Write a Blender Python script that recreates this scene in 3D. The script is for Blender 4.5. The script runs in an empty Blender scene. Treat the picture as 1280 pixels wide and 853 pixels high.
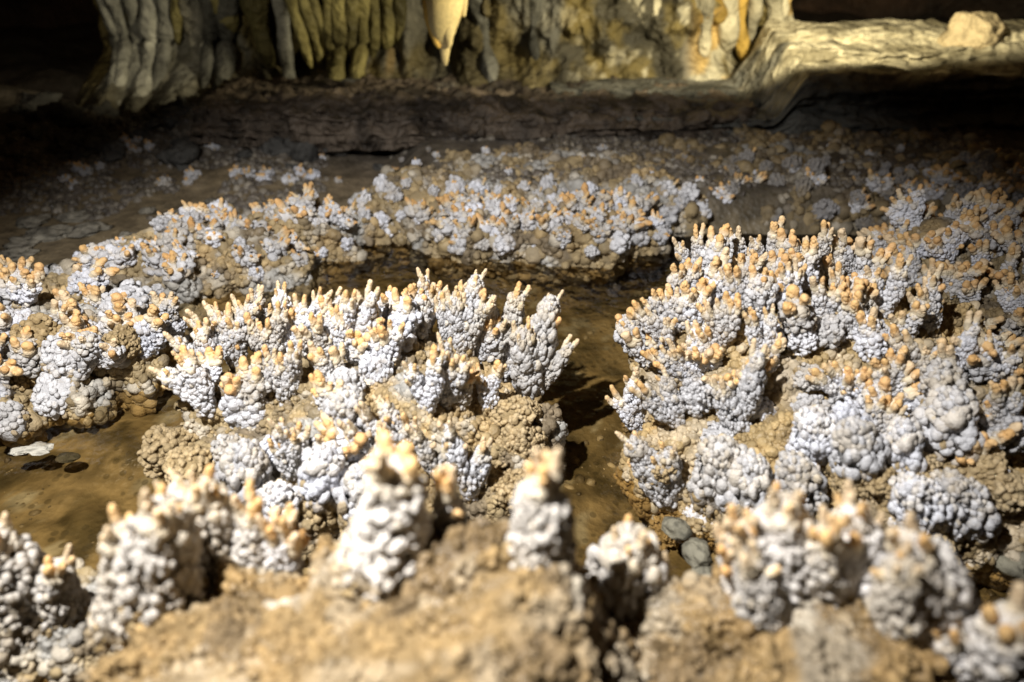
import bpy, math, random
import numpy as np
from mathutils import Vector, Matrix, Quaternion
from mathutils.bvhtree import BVHTree

rng = np.random.default_rng(11)
random.seed(11)
PI = math.pi
scene = bpy.context.scene
COL = scene.collection

# ------------------------------------------------------------------ camera maths
FPX, CX, CY = 853.0, 640.0, 426.5
PITCH = math.radians(32.0)
CAM = np.array([0.0, 0.0, 1.0])
FWD = np.array([0, math.cos(PITCH), -math.sin(PITCH)])
UPV = np.array([0, math.sin(PITCH), math.cos(PITCH)])

def ray(px, py):
    d = FWD + np.array([1.0, 0, 0]) * ((px - CX) / FPX) + UPV * ((CY - py) / FPX)
    return d                                     # depth-normalised: depth along the lens axis = t

def at_z(px, py, z):
    d = ray(px, py); t = (z - 1.0) / d[2]
    return CAM + d * t

def at_y(px, py, y):
    d = ray(px, py); t = y / d[1]
    return CAM + d * t

# ------------------------------------------------------------------ numpy noise
def _h(i, j, k, s):
    n = (i.astype(np.int64) * 374761393 + j.astype(np.int64) * 668265263 + k.astype(np.int64) * 2147483647 + s * 974711) & 0xffffffff
    n = ((n ^ (n >> 13)) * 1274126177) & 0xffffffff
    n = ((n ^ (n >> 16)) * 2246822519) & 0xffffffff
    return ((n ^ (n >> 15)) & 0xffffff) / float(0xffffff)

def vnoise(P, f, s=0):
    Q = np.asarray(P, float) * f
    I = np.floor(Q).astype(np.int64); T = Q - I
    T = T * T * (3 - 2 * T)
    x, y, z = I[..., 0], I[..., 1], I[..., 2]
    a, b, c = T[..., 0], T[..., 1], T[..., 2]
    def L(u, v, t): return u + (v - u) * t
    r = L(L(L(_h(x, y, z, s), _h(x+1, y, z, s), a), L(_h(x, y+1, z, s), _h(x+1, y+1, z, s), a), b),
          L(L(_h(x, y, z+1, s), _h(x+1, y, z+1, s), a), L(_h(x, y+1, z+1, s), _h(x+1, y+1, z+1, s), a), b), c)
    return r * 2 - 1

def fbm(P, f, o=4, s=0, g=0.5):
    r = 0; a = 1.0
    for k in range(o):
        r = r + a * vnoise(P, f, s + k * 17); f *= 2.03; a *= g
    return r

def sstep(a, b, x):
    t = np.clip((x - a) / (b - a), 0, 1)
    return t * t * (3 - 2 * t)

# ------------------------------------------------------------------ mesh helpers
class Geo:
    def __init__(self): self.V = []; self.F = []; self.C = []; self.n = 0
    def add(self, V, F, C):
        V = np.asarray(V, float); C = np.asarray(C, float)
        if C.ndim == 1: C = np.tile(C, (len(V), 1))
        self.V.append(V); self.F.append(np.asarray(F, int) + self.n); self.C.append(C[:, :3]); self.n += len(V)
        return self
    def arrays(self): return np.vstack(self.V), np.vstack(self.F), np.vstack(self.C)
    def mesh(self, name, mat):
        V, F, C = self.arrays()
        me = bpy.data.meshes.new(name)
        me.vertices.add(len(V)); me.vertices.foreach_set('co', V.astype(np.float32).ravel())
        me.loops.add(F.size); me.loops.foreach_set('vertex_index', F.astype(np.int32).ravel())
        me.polygons.add(len(F)); me.polygons.foreach_set('loop_start', np.arange(0, F.size, 3, dtype=np.int32))
        me.polygons.foreach_set('use_smooth', np.ones(len(F), dtype=bool))
        me.update(calc_edges=True); me.validate()
        ca = me.color_attributes.new('tint', 'FLOAT_COLOR', 'POINT')
        ca.data.foreach_set('color', np.hstack([np.clip(C, 0, 1), np.ones((len(C), 1))]).astype(np.float32).ravel())
        me.materials.append(mat)
        return me

def link(name, data, parent=None):
    o = bpy.data.objects.new(name, data); COL.objects.link(o)
    if parent is not None: o.parent = parent
    return o

def tag(o, label, cat, group=None):
    o['label'] = label; o['category'] = cat
    if group: o['group'] = group
    return o

def structure(o, kind='structure'):
    o['kind'] = kind; return o

def empty(name, loc, label, cat, group=None):
    o = link(name, None); o.location = loc; o.empty_display_size = 0.05
    return tag(o, label, cat, group)

def dome_tpl(seg, angs):
    V = [[0, 0, 1.0]]; F = []
    for a in angs:
        for k in range(seg):
            t = 2 * PI * (k + 0.5 * (len(V) % 2)) / seg
            V.append([math.sin(a) * math.cos(t), math.sin(a) * math.sin(t), math.cos(a)])
    for k in range(seg): F.append([0, 1 + k, 1 + (k + 1) % seg])
    for r in range(len(angs) - 1):
        A = 1 + r * seg; B = A + seg
        for k in range(seg):
            k2 = (k + 1) % seg
            F.append([A + k, B + k, B + k2]); F.append([A + k, B + k2, A + k2])
    return np.array(V), np.array(F)
DOME_HI = dome_tpl(11, [0.38, 0.8, 1.2, 1.6, 2.0])
DOME = dome_tpl(9, [0.5, 1.0, 1.5, 1.95])
DOME_LO = dome_tpl(7, [0.65, 1.25, 1.8])

def frames(N):
    N = N / (np.linalg.norm(N, axis=1, keepdims=True) + 1e-12)
    A = np.where(np.abs(N[:, 2:3]) < 0.9, np.array([[0, 0, 1.0]]), np.array([[1.0, 0, 0]]))
    T = np.cross(A, N); T /= np.linalg.norm(T, axis=1, keepdims=True)
    B = np.cross(N, T)
    return T, B, N

def add_domes(g, P, N, R, C, tpl=DOME, sink=0.12, squash=0.28, jitter=0.06):
    """nodules: one rounded bump per point, leaning off the surface"""
    n = len(P)
    if n == 0: return
    V0, F0 = tpl
    T, B, N = frames(N)
    ang = rng.uniform(0, 2 * PI, n)[:, None]
    T2 = T * np.cos(ang) + B * np.sin(ang); B2 = np.cross(N, T2)
    sx = rng.uniform(1 - squash, 1 + squash, n); sy = rng.uniform(1 - squash, 1 + squash, n); sz = rng.uniform(1 - squash, 1 + squash * 0.8, n)
    k = len(V0)
    J = 1 + rng.uniform(-jitter, jitter, (n, k, 1))
    W = (V0[None, :, 0:1] * T2[:, None, :] * sx[:, None, None] + V0[None, :, 1:2] * B2[:, None, :] * sy[:, None, None]
         + V0[None, :, 2:3] * N[:, None, :] * sz[:, None, None]) * R[:, None, None] * J
    W = W + (P - N * (R * sink)[:, None])[:, None, :]
    F = (F0[None] + (np.arange(n) * k)[:, None, None]).reshape(-1, 3)
    g.add(W.reshape(-1, 3), F, np.repeat(C, k, axis=0))

def add_tube(g, path, rad, seg, colr, lump=0.12, lf=3.0, seed=0, flat=None):
    path = np.asarray(path, float); rad = np.asarray(rad, float); colr = np.asarray(colr, float)
    n = len(path)
    D = np.gradient(path, axis=0); D /= np.linalg.norm(D, axis=1, keepdims=True) + 1e-12
    T, B, D = frames(D)
    t = np.arange(seg) * 2 * PI / seg
    ring = T[:, None, :] * np.cos(t)[None, :, None] + (B[:, None, :] * np.sin(t)[None, :, None])
    if flat is not None: ring = ring * np.asarray(flat)[None, None, :]
    base = path[:, None, :] + ring * rad[:, None, None]
    nz = vnoise(base, lf / max(rad.max(), 1e-6), seed)
    V = path[:, None, :] + ring * (rad[:, None] * (1 + lump * nz))[:, :, None]
    V = V.reshape(-1, 3)
    i = np.arange(n - 1)[:, None] * seg; k = np.arange(seg)[None]; k2 = (k + 1) % seg
    a = (i + k).ravel(); b = (i + k2).ravel(); c = (i + seg + k2).ravel(); d = (i + seg + k).ravel()
    F = np.vstack([np.stack([a, b, c], 1), np.stack([a, c, d], 1)])
    V = np.vstack([V, path[0] - D[0] * rad[0] * 0.3, path[-1] + D[-1] * rad[-1] * 0.4])
    s0, s1 = n * seg, n * seg + 1
    kk = np.arange(seg); kk2 = (kk + 1) % seg
    F = np.vstack([F, np.stack([np.full(seg, s0), kk2, kk], 1), np.stack([np.full(seg, s1), (n-1)*seg + kk, (n-1)*seg + kk2], 1)])
    C = np.vstack([np.repeat(colr, seg, axis=0), colr[:1], colr[-1:]])
    g.add(V, F, C)

# ------------------------------------------------------------------ materials
def mat_mineral(name, dirt=0.0, rough=0.8, bump=0.5, bscale=160, spec=0.25, wet=0.0, var=0.22, vscale=30, bdist=0.004):
    m = bpy.data.materials.new(name); m.use_nodes = True
    nt = m.node_tree; N = nt.nodes; L = nt.links
    b = N['Principled BSDF']
    at = N.new('ShaderNodeAttribute'); at.attribute_name = 'tint'
    tc = N.new('ShaderNodeTexCoord')
    n1 = N.new('ShaderNodeTexNoise'); n1.inputs['Scale'].default_value = vscale; n1.inputs['Detail'].default_value = 5
    n2 = N.new('ShaderNodeTexNoise'); n2.inputs['Scale'].default_value = bscale; n2.inputs['Detail'].default_value = 3
    n2.inputs['Roughness'].default_value = 0.65
    vo = N.new('ShaderNodeTexVoronoi'); vo.inputs['Scale'].default_value = bscale * 0.7
    geo = N.new('ShaderNodeNewGeometry')
    for k in (n1, n2, vo): L.new(geo.outputs['Position'], k.inputs['Vector'])
    mr = N.new('ShaderNodeMapRange'); mr.inputs['From Min'].default_value = 0.3; mr.inputs['From Max'].default_value = 0.7
    mr.inputs['To Min'].default_value = 1 - var; mr.inputs['To Max'].default_value = 1 + var * 0.45
    L.new(n1.outputs['Fac'], mr.inputs['Value'])
    mx = N.new('ShaderNodeMix'); mx.data_type = 'RGBA'; mx.blend_type = 'MULTIPLY'; mx.inputs['Factor'].default_value = 1
    L.new(at.outputs['Color'], mx.inputs['A']); L.new(mr.outputs['Result'], mx.inputs['B'])
    last = mx.outputs['Result']
    if dirt > 0:                                         # brown stain in patches, and every branch a little different
        oi = N.new('ShaderNodeObjectInfo')
        rp = N.new('ShaderNodeValToRGB'); e = rp.color_ramp.elements
        e[0].position = 0.0; e[0].color = (1.12, 1.125, 1.17, 1); e[1].position = 1.0; e[1].color = (0.86, 0.80, 0.70, 1)
        e2 = e.new(0.45); e2.color = (1.0, 0.97, 0.93, 1); e3 = e.new(0.75); e3.color = (0.84, 0.82, 0.80, 1)
        L.new(oi.outputs['Random'], rp.inputs['Fac'])
        m2 = N.new('ShaderNodeMix'); m2.data_type = 'RGBA'; m2.blend_type = 'MULTIPLY'; m2.inputs['Factor'].default_value = 1
        L.new(last, m2.inputs['A']); L.new(rp.outputs['Color'], m2.inputs['B'])
        n4 = N.new('ShaderNodeTexNoise'); n4.inputs['Scale'].default_value = 17; n4.inputs['Detail'].default_value = 6; n4.inputs['Roughness'].default_value = 0.72
        L.new(geo.outputs['Position'], n4.inputs['Vector'])
        r4 = N.new('ShaderNodeMapRange'); r4.inputs['From Min'].default_value = 0.53; r4.inputs['From Max'].default_value = 0.66
        r4.inputs['To Max'].default_value = dirt
        L.new(n4.outputs['Fac'], r4.inputs['Value'])
        m3 = N.new('ShaderNodeMix'); m3.data_type = 'RGBA'
        m3.inputs['B'].default_value = (0.33, 0.25, 0.14, 1)
        L.new(r4.outputs['Result'], m3.inputs['Factor']); L.new(m2.outputs['Result'], m3.inputs['A'])
        last = m3.outputs['Result']
    L.new(last, b.inputs['Base Color'])
    b.inputs['Roughness'].default_value = rough
    b.inputs['Specular IOR Level'].default_value = spec
    ad = N.new('ShaderNodeMath'); ad.operation = 'ADD'
    L.new(n2.outputs['Fac'], ad.inputs[0]); L.new(vo.outputs['Distance'], ad.inputs[1])
    bp = N.new('ShaderNodeBump'); bp.inputs['Strength'].default_value = bump; bp.inputs['Distance'].default_value = bdist
    L.new(ad.outputs[0], bp.inputs['Height']); L.new(bp.outputs['Normal'], b.inputs['Normal'])
    if wet > 0:
        n3 = N.new('ShaderNodeTexNoise'); n3.inputs['Scale'].default_value = 9
        L.new(geo.outputs['Position'], n3.inputs['Vector'])
        r3 = N.new('ShaderNodeMapRange'); r3.inputs['From Min'].default_value = 0.45; r3.inputs['From Max'].default_value = 0.62
        r3.inputs['To Min'].default_value = rough; r3.inputs['To Max'].default_value = max(0.12, rough - wet)
        L.new(n3.outputs['Fac'], r3.inputs['Value']); L.new(r3.outputs['Result'], b.inputs['Roughness'])
    return m

M_CORAL = mat_mineral('white_calcite', dirt=0.5, rough=0.85, bump=0.8, bscale=300, spec=0.15, var=0.14, vscale=45, bdist=0.002)
M_TIP = mat_mineral('orange_calcite', dirt=0.0, rough=0.6, bump=0.7, bscale=330, spec=0.3, var=0.2, vscale=70, bdist=0.0015)
M_BASE = mat_mineral('tan_popcorn_rock', rough=0.75, bump=0.6, bscale=230, spec=0.3, wet=0.4, var=0.35, vscale=28, bdist=0.003)
M_WALL = mat_mineral('cave_wall_rock', rough=0.75, bump=0.8, bscale=28, spec=0.3, wet=0.25, var=0.5, vscale=6, bdist=0.03)
M_ROCK = mat_mineral('dark_rock', rough=0.8, bump=0.7, bscale=60, spec=0.3, var=0.4, vscale=14, bdist=0.012)

def mat_floor():
    m = mat_mineral('wet_mud', rough=0.55, bump=0.6, bscale=70, spec=0.35, wet=0.2, var=0.5, vscale=16, bdist=0.006)
    nt = m.node_tree; N = nt.nodes; L = nt.links; b = N['Principled BSDF']
    src = b.inputs['Base Color'].links[0].from_socket
    geo = N.new('ShaderNodeNewGeometry')
    vo = N.new('ShaderNodeTexVoronoi'); vo.inputs['Scale'].default_value = 42
    no = N.new('ShaderNodeTexNoise'); no.inputs['Scale'].default_value = 5.5
    L.new(geo.outputs['Position'], vo.inputs['Vector']); L.new(geo.outputs['Position'], no.inputs['Vector'])
    a = N.new('ShaderNodeMapRange'); a.inputs['From Min'].default_value = 0.36; a.inputs['From Max'].default_value = 0.28
    L.new(vo.outputs['Distance'], a.inputs['Value'])
    c = N.new('ShaderNodeMapRange'); c.inputs['From Min'].default_value = 0.47; c.inputs['From Max'].default_value = 0.53
    L.new(no.outputs['Fac'], c.inputs['Value'])
    mu = N.new('ShaderNodeMath'); mu.operation = 'MULTIPLY'; L.new(a.outputs['Result'], mu.inputs[0]); L.new(c.outputs['Result'], mu.inputs[1])
    sc_ = N.new('ShaderNodeMath'); sc_.operation = 'MULTIPLY'; sc_.inputs[1].default_value = 0.5; L.new(mu.outputs[0], sc_.inputs[0])
    mx = N.new('ShaderNodeMix'); mx.data_type = 'RGBA'; mx.inputs['B'].default_value = (0.05, 0.04, 0.02, 1)
    L.new(sc_.outputs[0], mx.inputs['Factor']); L.new(src, mx.inputs['A']); L.new(mx.outputs['Result'], b.inputs['Base Color'])
    return m
M_FLOOR = mat_floor()

def mat_water():
    m = bpy.data.materials.new('clear_water'); m.use_nodes = True
    nt = m.node_tree; N = nt.nodes; L = nt.links
    N.remove(N['Principled BSDF'])
    out = N['Material Output']
    tr = N.new('ShaderNodeBsdfTransparent'); tr.inputs['Color'].default_value = (0.80, 0.72, 0.56, 1)
    gl = N.new('ShaderNodeBsdfGlossy'); gl.inputs['Roughness'].default_value = 0.015
    fr = N.new('ShaderNodeFresnel'); fr.inputs['IOR'].default_value = 1.33
    mx = N.new('ShaderNodeMixShader')
    no = N.new('ShaderNodeTexNoise'); no.inputs['Scale'].default_value = 22; no.inputs['Detail'].default_value = 2
    geo = N.new('ShaderNodeNewGeometry'); L.new(geo.outputs['Position'], no.inputs['Vector'])
    bp = N.new('ShaderNodeBump'); bp.inputs['Strength'].default_value = 0.5; bp.inputs['Distance'].default_value = 0.008
    L.new(no.outputs['Fac'], bp.inputs['Height'])
    L.new(bp.outputs['Normal'], gl.inputs['Normal']); L.new(bp.outputs['Normal'], fr.inputs['Normal'])
    L.new(fr.outputs['Fac'], mx.inputs['Fac']); L.new(tr.outputs['BSDF'], mx.inputs[1]); L.new(gl.outputs['BSDF'], mx.inputs[2])
    L.new(mx.outputs['Shader'], out.inputs['Surface'])
    return m
M_WATER = mat_water()

# colours (albedo)
WHITE = np.array([0.65, 0.655, 0.68]); CREAM = np.array([0.70, 0.60, 0.43]); ORANGE = np.array([0.72, 0.46, 0.195]); ORANGE2 = np.array([0.66, 0.355, 0.125])
TAN = np.array([0.38, 0.285, 0.15]); GOLD = np.array([0.44, 0.315, 0.155]); BROWN = np.array([0.20, 0.155, 0.10]); GREY = np.array([0.42, 0.40, 0.36])
def mixc(a, b, t):
    t = np.asarray(t)[:, None]
    return a * (1 - t) + b * t

# ------------------------------------------------------------------ coral fingers and branches (unit size, grown along +Z)
def finger_geo(seed, lo=False):
    """a knobby finger, unit length, orange at its rounded end"""
    r = np.random.default_rng(seed)
    g = Geo()
    n = 6 if lo else 13
    s = np.linspace(0, 1, n)
    bend = r.uniform(-0.12, 0.12, 2)
    path = np.stack([bend[0] * s ** 2, bend[1] * s ** 2, s * 0.92], 1)
    w = r.uniform(0.19, 0.25)
    prof = np.interp(s, [0, 0.3, 0.6, 0.8, 0.92, 1], [1.15, 1.05, r.uniform(0.85, 1.1), r.uniform(0.8, 1.05), 0.78, 0.40])
    prof = prof * (1 + 0.10 * np.sin(s * r.uniform(11, 19) + r.uniform(0, 6)))
    e = r.uniform(0.38, 0.62)
    tc = np.clip((s - e * 0.55) / 0.42, 0, 1)
    o = mixc(ORANGE[None], ORANGE2[None], np.array([r.uniform(0, 0.7)]))[0]; o = mixc(CREAM[None], o[None], np.array([r.choice([0.4, 0.7, 0.9, 1.0])]))[0]
    C = np.where(tc[:, None] < 0.5, mixc(CREAM, mixc(CREAM, o, np.full(n, .35)), tc * 2), mixc(mixc(CREAM, o, np.full(n, .35)), o, tc * 2 - 1))
    add_tube(g, path, prof * w, 7 if lo else 14, C, lump=0.34, lf=1.1, seed=seed)
    m = 4 if lo else int(r.integers(7, 14))
    ss = r.uniform(0.05, 0.9, m); a = r.uniform(0, 2 * PI, m)
    N = np.stack([np.cos(a), np.sin(a), 0.45 + 0 * a], 1)
    P = np.stack([np.interp(ss, s, path[:, k]) for k in range(3)], 1) + N * [[1, 1, 0]] * (np.interp(ss, s, prof) * w * 0.72)[:, None]
    add_domes(g, P, N, r.uniform(0.07, 0.15, m), mixc(CREAM, o, np.clip((ss - e * 0.5) / 0.4, 0, 1)), tpl=DOME_LO if lo else DOME)
    return g

FINGERS = [finger_geo(100 + i).mesh('tip', M_TIP) for i in range(14)]
FING_LO = [finger_geo(200 + i, True) for i in range(6)]

def rot_to(d, twist=0.0):
    q = Vector((0, 0, 1)).rotation_difference(Vector(d).normalized())
    return q @ Quaternion((0, 0, 1), twist)

def column_path(r, d, L, n=9):
    s = np.linspace(0, 1, n)
    side = np.array([d[0], d[1], 0.0])
    return s, np.outer(s, [0, 0, L]) + np.outer(s ** 1.3, side * L) + np.stack([0.02 * np.sin(s * 5 + r.uniform(0, 6)), 0.02 * np.sin(s * 4 + r.uniform(0, 6)), 0 * s], 1)

def branch_variant(seed, ncol, spread, rcol, body, nfing, flen, nod=(0.025, 0.041), tpl=DOME, stubs=1, white=1.0, merge=False, prof=(0.95, 1.1, 1.0, 0.72), foot=0.0, tone=(1, 1, 1), w0=0.0):
    """a club of fused knobbly columns; returns mesh + list of (matrix, finger id)"""
    r = np.random.default_rng(seed)
    g = Geo(); fl = []
    for c in range(ncol):
        if ncol == 1: d = r.uniform(-0.12, 0.12, 2)
        else:
            f = (c / (ncol - 1)) * 2 - 1
            d = np.array([f * spread + r.uniform(-.08, .08), r.uniform(-.30, .30) * spread])
        L = body * r.uniform(0.62, 1.1)
        s, path = column_path(r, d, L)
        rad = rcol * np.interp(s, [0, 0.35, 0.75, 1], prof) * r.uniform(0.85, 1.12)
        path[:, 0] += foot * (d[0] if ncol > 1 else 0) * (1 - s)
        white_s = sstep(0.0 + w0, 0.28 + w0, s + r.uniform(-.1, .1)) if white else np.zeros_like(s)
        gw = WHITE * np.array(tone) * r.uniform(0.86, 1.04)
        core = mixc(TAN * 0.9, gw * 0.8, white_s)
        add_tube(g, path, rad * 0.80, 12, core, lump=0.2, lf=1.2, seed=seed * 7 + c)
        area = 2 * PI * rcol * L
        m = int(area / (PI * np.mean(nod) ** 2) * 1.75)
        ss = r.uniform(0, 1.02, m) ** 0.9; a = r.uniform(0, 2 * PI, m)
        N = np.stack([np.cos(a), np.sin(a), r.uniform(-0.15, 0.4, m)], 1)
        rr = np.interp(ss, s, rad)
        P = np.stack([np.interp(ss, s, path[:, k]) for k in range(3)], 1) + N * rr[:, None] * [[1, 1, 0.25]]
        R = nod[0] * 0.62 + (nod[1] * 1.55 - nod[0] * 0.62) * r.random(m) ** 2.3
        P = P + N * (0.34 * rcol * fbm(P, 4.6, 2, seed + c) + R * r.uniform(-.3, .3, m))[:, None]
        cc = mixc(TAN, gw, sstep(0.02 + w0, 0.22 + w0, ss + r.normal(0, 0.09, m))) if white else mixc(TAN, GREY, r.random(m))
        cc = mixc(cc, CREAM, np.clip((ss - 0.88) / 0.2, 0, .5) + 0.5 * (r.random(m) < 0.04))
        cc = cc * r.uniform(0.84, 1.06, m)[:, None]
        add_domes(g, P, N, R, cc, tpl=tpl)
        add_domes(g, path[-1:], np.array([[0, 0, 1.0]]), np.array([rad[-1] * 0.86]), gw[None] if white else TAN[None], tpl=DOME_HI, sink=0.15, squash=0.05)
        mt = int(2 * PI * (rad[-1] * 0.95) ** 2 / (PI * np.mean(nod) ** 2) * 1.5) + 4     # nodules over the rounded head
        Dt = r.normal(0, 1, (mt, 3)); Dt[:, 2] = np.abs(Dt[:, 2]) - 0.1; Dt /= np.linalg.norm(Dt, axis=1, keepdims=True)
        ct = (mixc(gw, CREAM, r.uniform(0, 0.5, mt)) if white else mixc(TAN, GREY, r.random(mt))) * r.uniform(0.86, 1.06, mt)[:, None]
        add_domes(g, path[-1] + Dt * rad[-1] * [0.92, 0.92, 0.72] * r.uniform(0.85, 1.1, (mt, 1)), Dt, r.uniform(nod[0] * .8, nod[1], mt), ct, tpl=tpl)
        tip = path[-1]; dd = path[-1] - path[-3]; dd /= np.linalg.norm(dd)
        k = int(r.integers(nfing[0], nfing[1] + 1))
        for q in range(k):
            aa = 2 * PI * q / max(k, 1) + r.uniform(-.5, .5)
            off = np.array([math.cos(aa), math.sin(aa), 0]) * rcol * (0.5 if k > 1 else 0.1)
            fd = dd + off / rcol * 0.36 + r.uniform(-.10, .10, 3)
            sc = flen * r.choice([0.55, 0.75, 0.9, 1.0, 1.15, 1.35]) * r.uniform(0.9, 1.1)
            fl.append((tip + off * 1.0 - np.array([0, 0, -0.03 + 0.07 * r.random()]), fd, r.uniform(0, 6.28), sc, int(r.integers(0, len(FINGERS)))))
        for q in range(int(r.integers(0, stubs + 1))):       # a stubby bud out of the column's side
            sq = r.uniform(0.5, 0.92); aa = r.uniform(PI * 1.05, PI * 1.95)
            nn = np.array([math.cos(aa), math.sin(aa), 0.75])
            p = np.array([np.interp(sq, s, path[:, j]) for j in range(3)]) + nn * [1, 1, 0] * rcol * 0.55
            fl.append((p, nn, r.uniform(0, 6.28), flen * r.uniform(0.6, 0.9), int(r.integers(0, len(FINGERS)))))
    if merge:
        for p, fd, tw, sc, k in fl:
            V, F, C = FING_LO[k % len(FING_LO)].arrays()
            Rm = np.array(rot_to(fd, tw).to_matrix())
            g.add((V * sc) @ Rm.T + p, F, C)
        fl = []
    V = g.arrays()[0]
    wd = np.percentile(V[:, 0], 98) - np.percentile(V[:, 0], 2)
    if fl: wd = max(wd, max(f[0][0] for f in fl) - min(f[0][0] for f in fl) + 0.16)
    ht = V[:, 2].max()
    for f in fl: ht = max(ht, f[0][2] + f[3] * 0.9 * f[1][2] / np.linalg.norm(f[1]))
    return dict(mesh=g.mesh('coral_branch', M_CORAL), fl=fl, w=wd, h=ht)

def lump_variant(seed, white=True, fing=0, flat=0.8, nod=(0.055, 0.10), tpl=DOME, merge=True, col=None):
    """a rounded cauliflower head without long fingers"""
    r = np.random.default_rng(seed)
    g = Geo()
    n = int(2.6 / (PI * np.mean(nod) ** 2) * 1.15)
    D = r.normal(0, 1, (n, 3)); D[:, 2] = np.abs(D[:, 2]) * 1.1 - 0.25
    D /= np.linalg.norm(D, axis=1, keepdims=True)
    rad = 0.5 * (1 + 0.28 * fbm(D, 1.6, 2, seed))
    P = D * rad[:, None] * [[1, 1, flat * 1.3]] + [[0, 0, 0.3]]
    c0 = (WHITE * r.uniform(0.88, 1.03)) if col is None else col
    cc = np.tile(c0, (n, 1))
    cc = mixc(TAN, cc, sstep(-0.25, 0.2, D[:, 2] + r.normal(0, .12, n))) if white else mixc(TAN * 1.05, np.array([0.50, 0.39, 0.23]), r.random(n))
    cc = cc * r.uniform(0.84, 1.06, n)[:, None]
    V0, F0 = dome_tpl(14, list(np.linspace(0.25, 2.3, 9)))
    VV = V0 * (0.47 * (1 + 0.28 * fbm(V0, 1.6, 2, seed)))[:, None] * [1, 1, flat * 1.3] + [0, 0, 0.3]
    g.add(VV, F0, (c0 if white else TAN) * 0.8)
    add_domes(g, P, D, r.uniform(nod[0], nod[1], n), cc, tpl=tpl)
    for q in range(fing):
        a = r.uniform(0, 6.28); e = r.uniform(0.1, 0.9)
        d = np.array([math.cos(a) * e, math.sin(a) * e, 1.0]); d /= np.linalg.norm(d)
        p = d * 0.36 * np.array([1, 1, flat * 1.3]) + [0, 0, 0.3]
        V, F, C = FING_LO[q % len(FING_LO)].arrays()
        Rm = np.array(rot_to(d + np.array([0, 0, .6]), a).to_matrix())
        g.add((V * r.uniform(0.4, 0.6)) @ Rm.T + p, F, C)
    V = g.arrays()[0]
    return dict(mesh=g.mesh('coral_knob', M_CORAL), fl=[], w=np.ptp(V[:, 0]), h=V[:, 2].max())

PROF = (0.80, 1.1, 1.12, 0.78); ND = (0.019, 0.036)
VAR_N = ([branch_variant(1000 + i, 1, 0, 0.13 + 0.015 * (i % 3), 0.70, (2, 4), 0.25, stubs=int(i % 2), prof=PROF, nod=ND, w0=0.10) for i in range(6)]
         + [branch_variant(1050 + i, 2, 0.24 + 0.06 * (i % 2), 0.12, 0.70, (2, 3), 0.24, stubs=int(i % 2), prof=PROF, nod=ND, w0=0.12) for i in range(8)]
         + [branch_variant(1100 + i, 3, 0.32 + 0.06 * (i % 3), 0.115, 0.68, (2, 3), 0.24, stubs=int(i % 2), prof=PROF, nod=ND, w0=0.14) for i in range(8)]
         + [branch_variant(1150 + i, 4 + i % 2, 0.44 + 0.06 * (i % 3), 0.115, 0.66, (1, 3), 0.24, stubs=1, prof=PROF, nod=ND) for i in range(7)])
for q_, v_ in enumerate(VAR_N): v_['wide'] = q_ >= 14
VAR_BIG = [branch_variant(1200 + i, 1 + i % 3, 0.24, 0.15, 0.68, (3, 5), 0.23, nod=(0.013, 0.027), tpl=DOME, stubs=1, prof=(1.8, 1.4, 1.05, 0.7), foot=0.4, tone=(1.0, 0.94, 0.83)) for i in range(8)]
VAR_STUMP = [branch_variant(1300 + i, 1 + (i % 2), 0.18, 0.2, 0.78, (0, 1), 0.2, stubs=int(i % 2), prof=(1.1, 1.15, 1.1, 0.8), foot=0.5, nod=(0.022, 0.042), w0=0.30 + 0.08 * (i % 4)) for i in range(7)]
VAR_FINE = [branch_variant(1170 + i, 2 + i % 4, 0.30 + 0.05 * (i % 4), 0.11, 0.70, (2, 3), 0.24, stubs=1, prof=PROF, nod=(0.013, 0.026)) for i in range(9)]
VAR_FAN = VAR_COL = VAR_N
for v_ in VAR_BIG: v_['fs'] = 1.15
def pick(vs, asp, wide=False):
    if wide and 'wide' in vs[0]: vs = [v for v in vs if v['wide']]
    q = sorted(vs, key=lambda v: abs(math.log(v['w'] / v['h'] / asp)))
    return random.choice(q[:5])
VAR_LUMP = [lump_variant(1300 + i) for i in range(6)]
VAR_TLUMP = [lump_variant(1350 + i, white=False, nod=(0.045, 0.08)) for i in range(4)]
VAR_CLUMP = [lump_variant(1400 + i, fing=3 + i % 4, nod=(0.12, 0.2), tpl=DOME_LO) for i in range(8)]
VAR_PLAIN = [lump_variant(1450 + i, fing=0, nod=(0.10, 0.2), tpl=DOME_LO, flat=0.55 + 0.1 * i) for i in range(5)]
VAR_GREY = [lump_variant(1490 + i, fing=i % 2, nod=(0.07, 0.13), tpl=DOME_LO, flat=0.7, col=np.array([0.33, 0.315, 0.30])) for i in range(5)]
VAR_FEW = [lump_variant(1470 + i, fing=1 + i % 2, nod=(0.10, 0.2), tpl=DOME_LO, flat=0.6) for i in range(4)]
VAR_FAR = [branch_variant(1500 + i, 2 + i % 2, 0.35, 0.17, 0.62, (2, 3), 0.30, nod=(0.06, 0.10), tpl=DOME_LO, stubs=1, merge=True) for i in range(8)]

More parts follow.
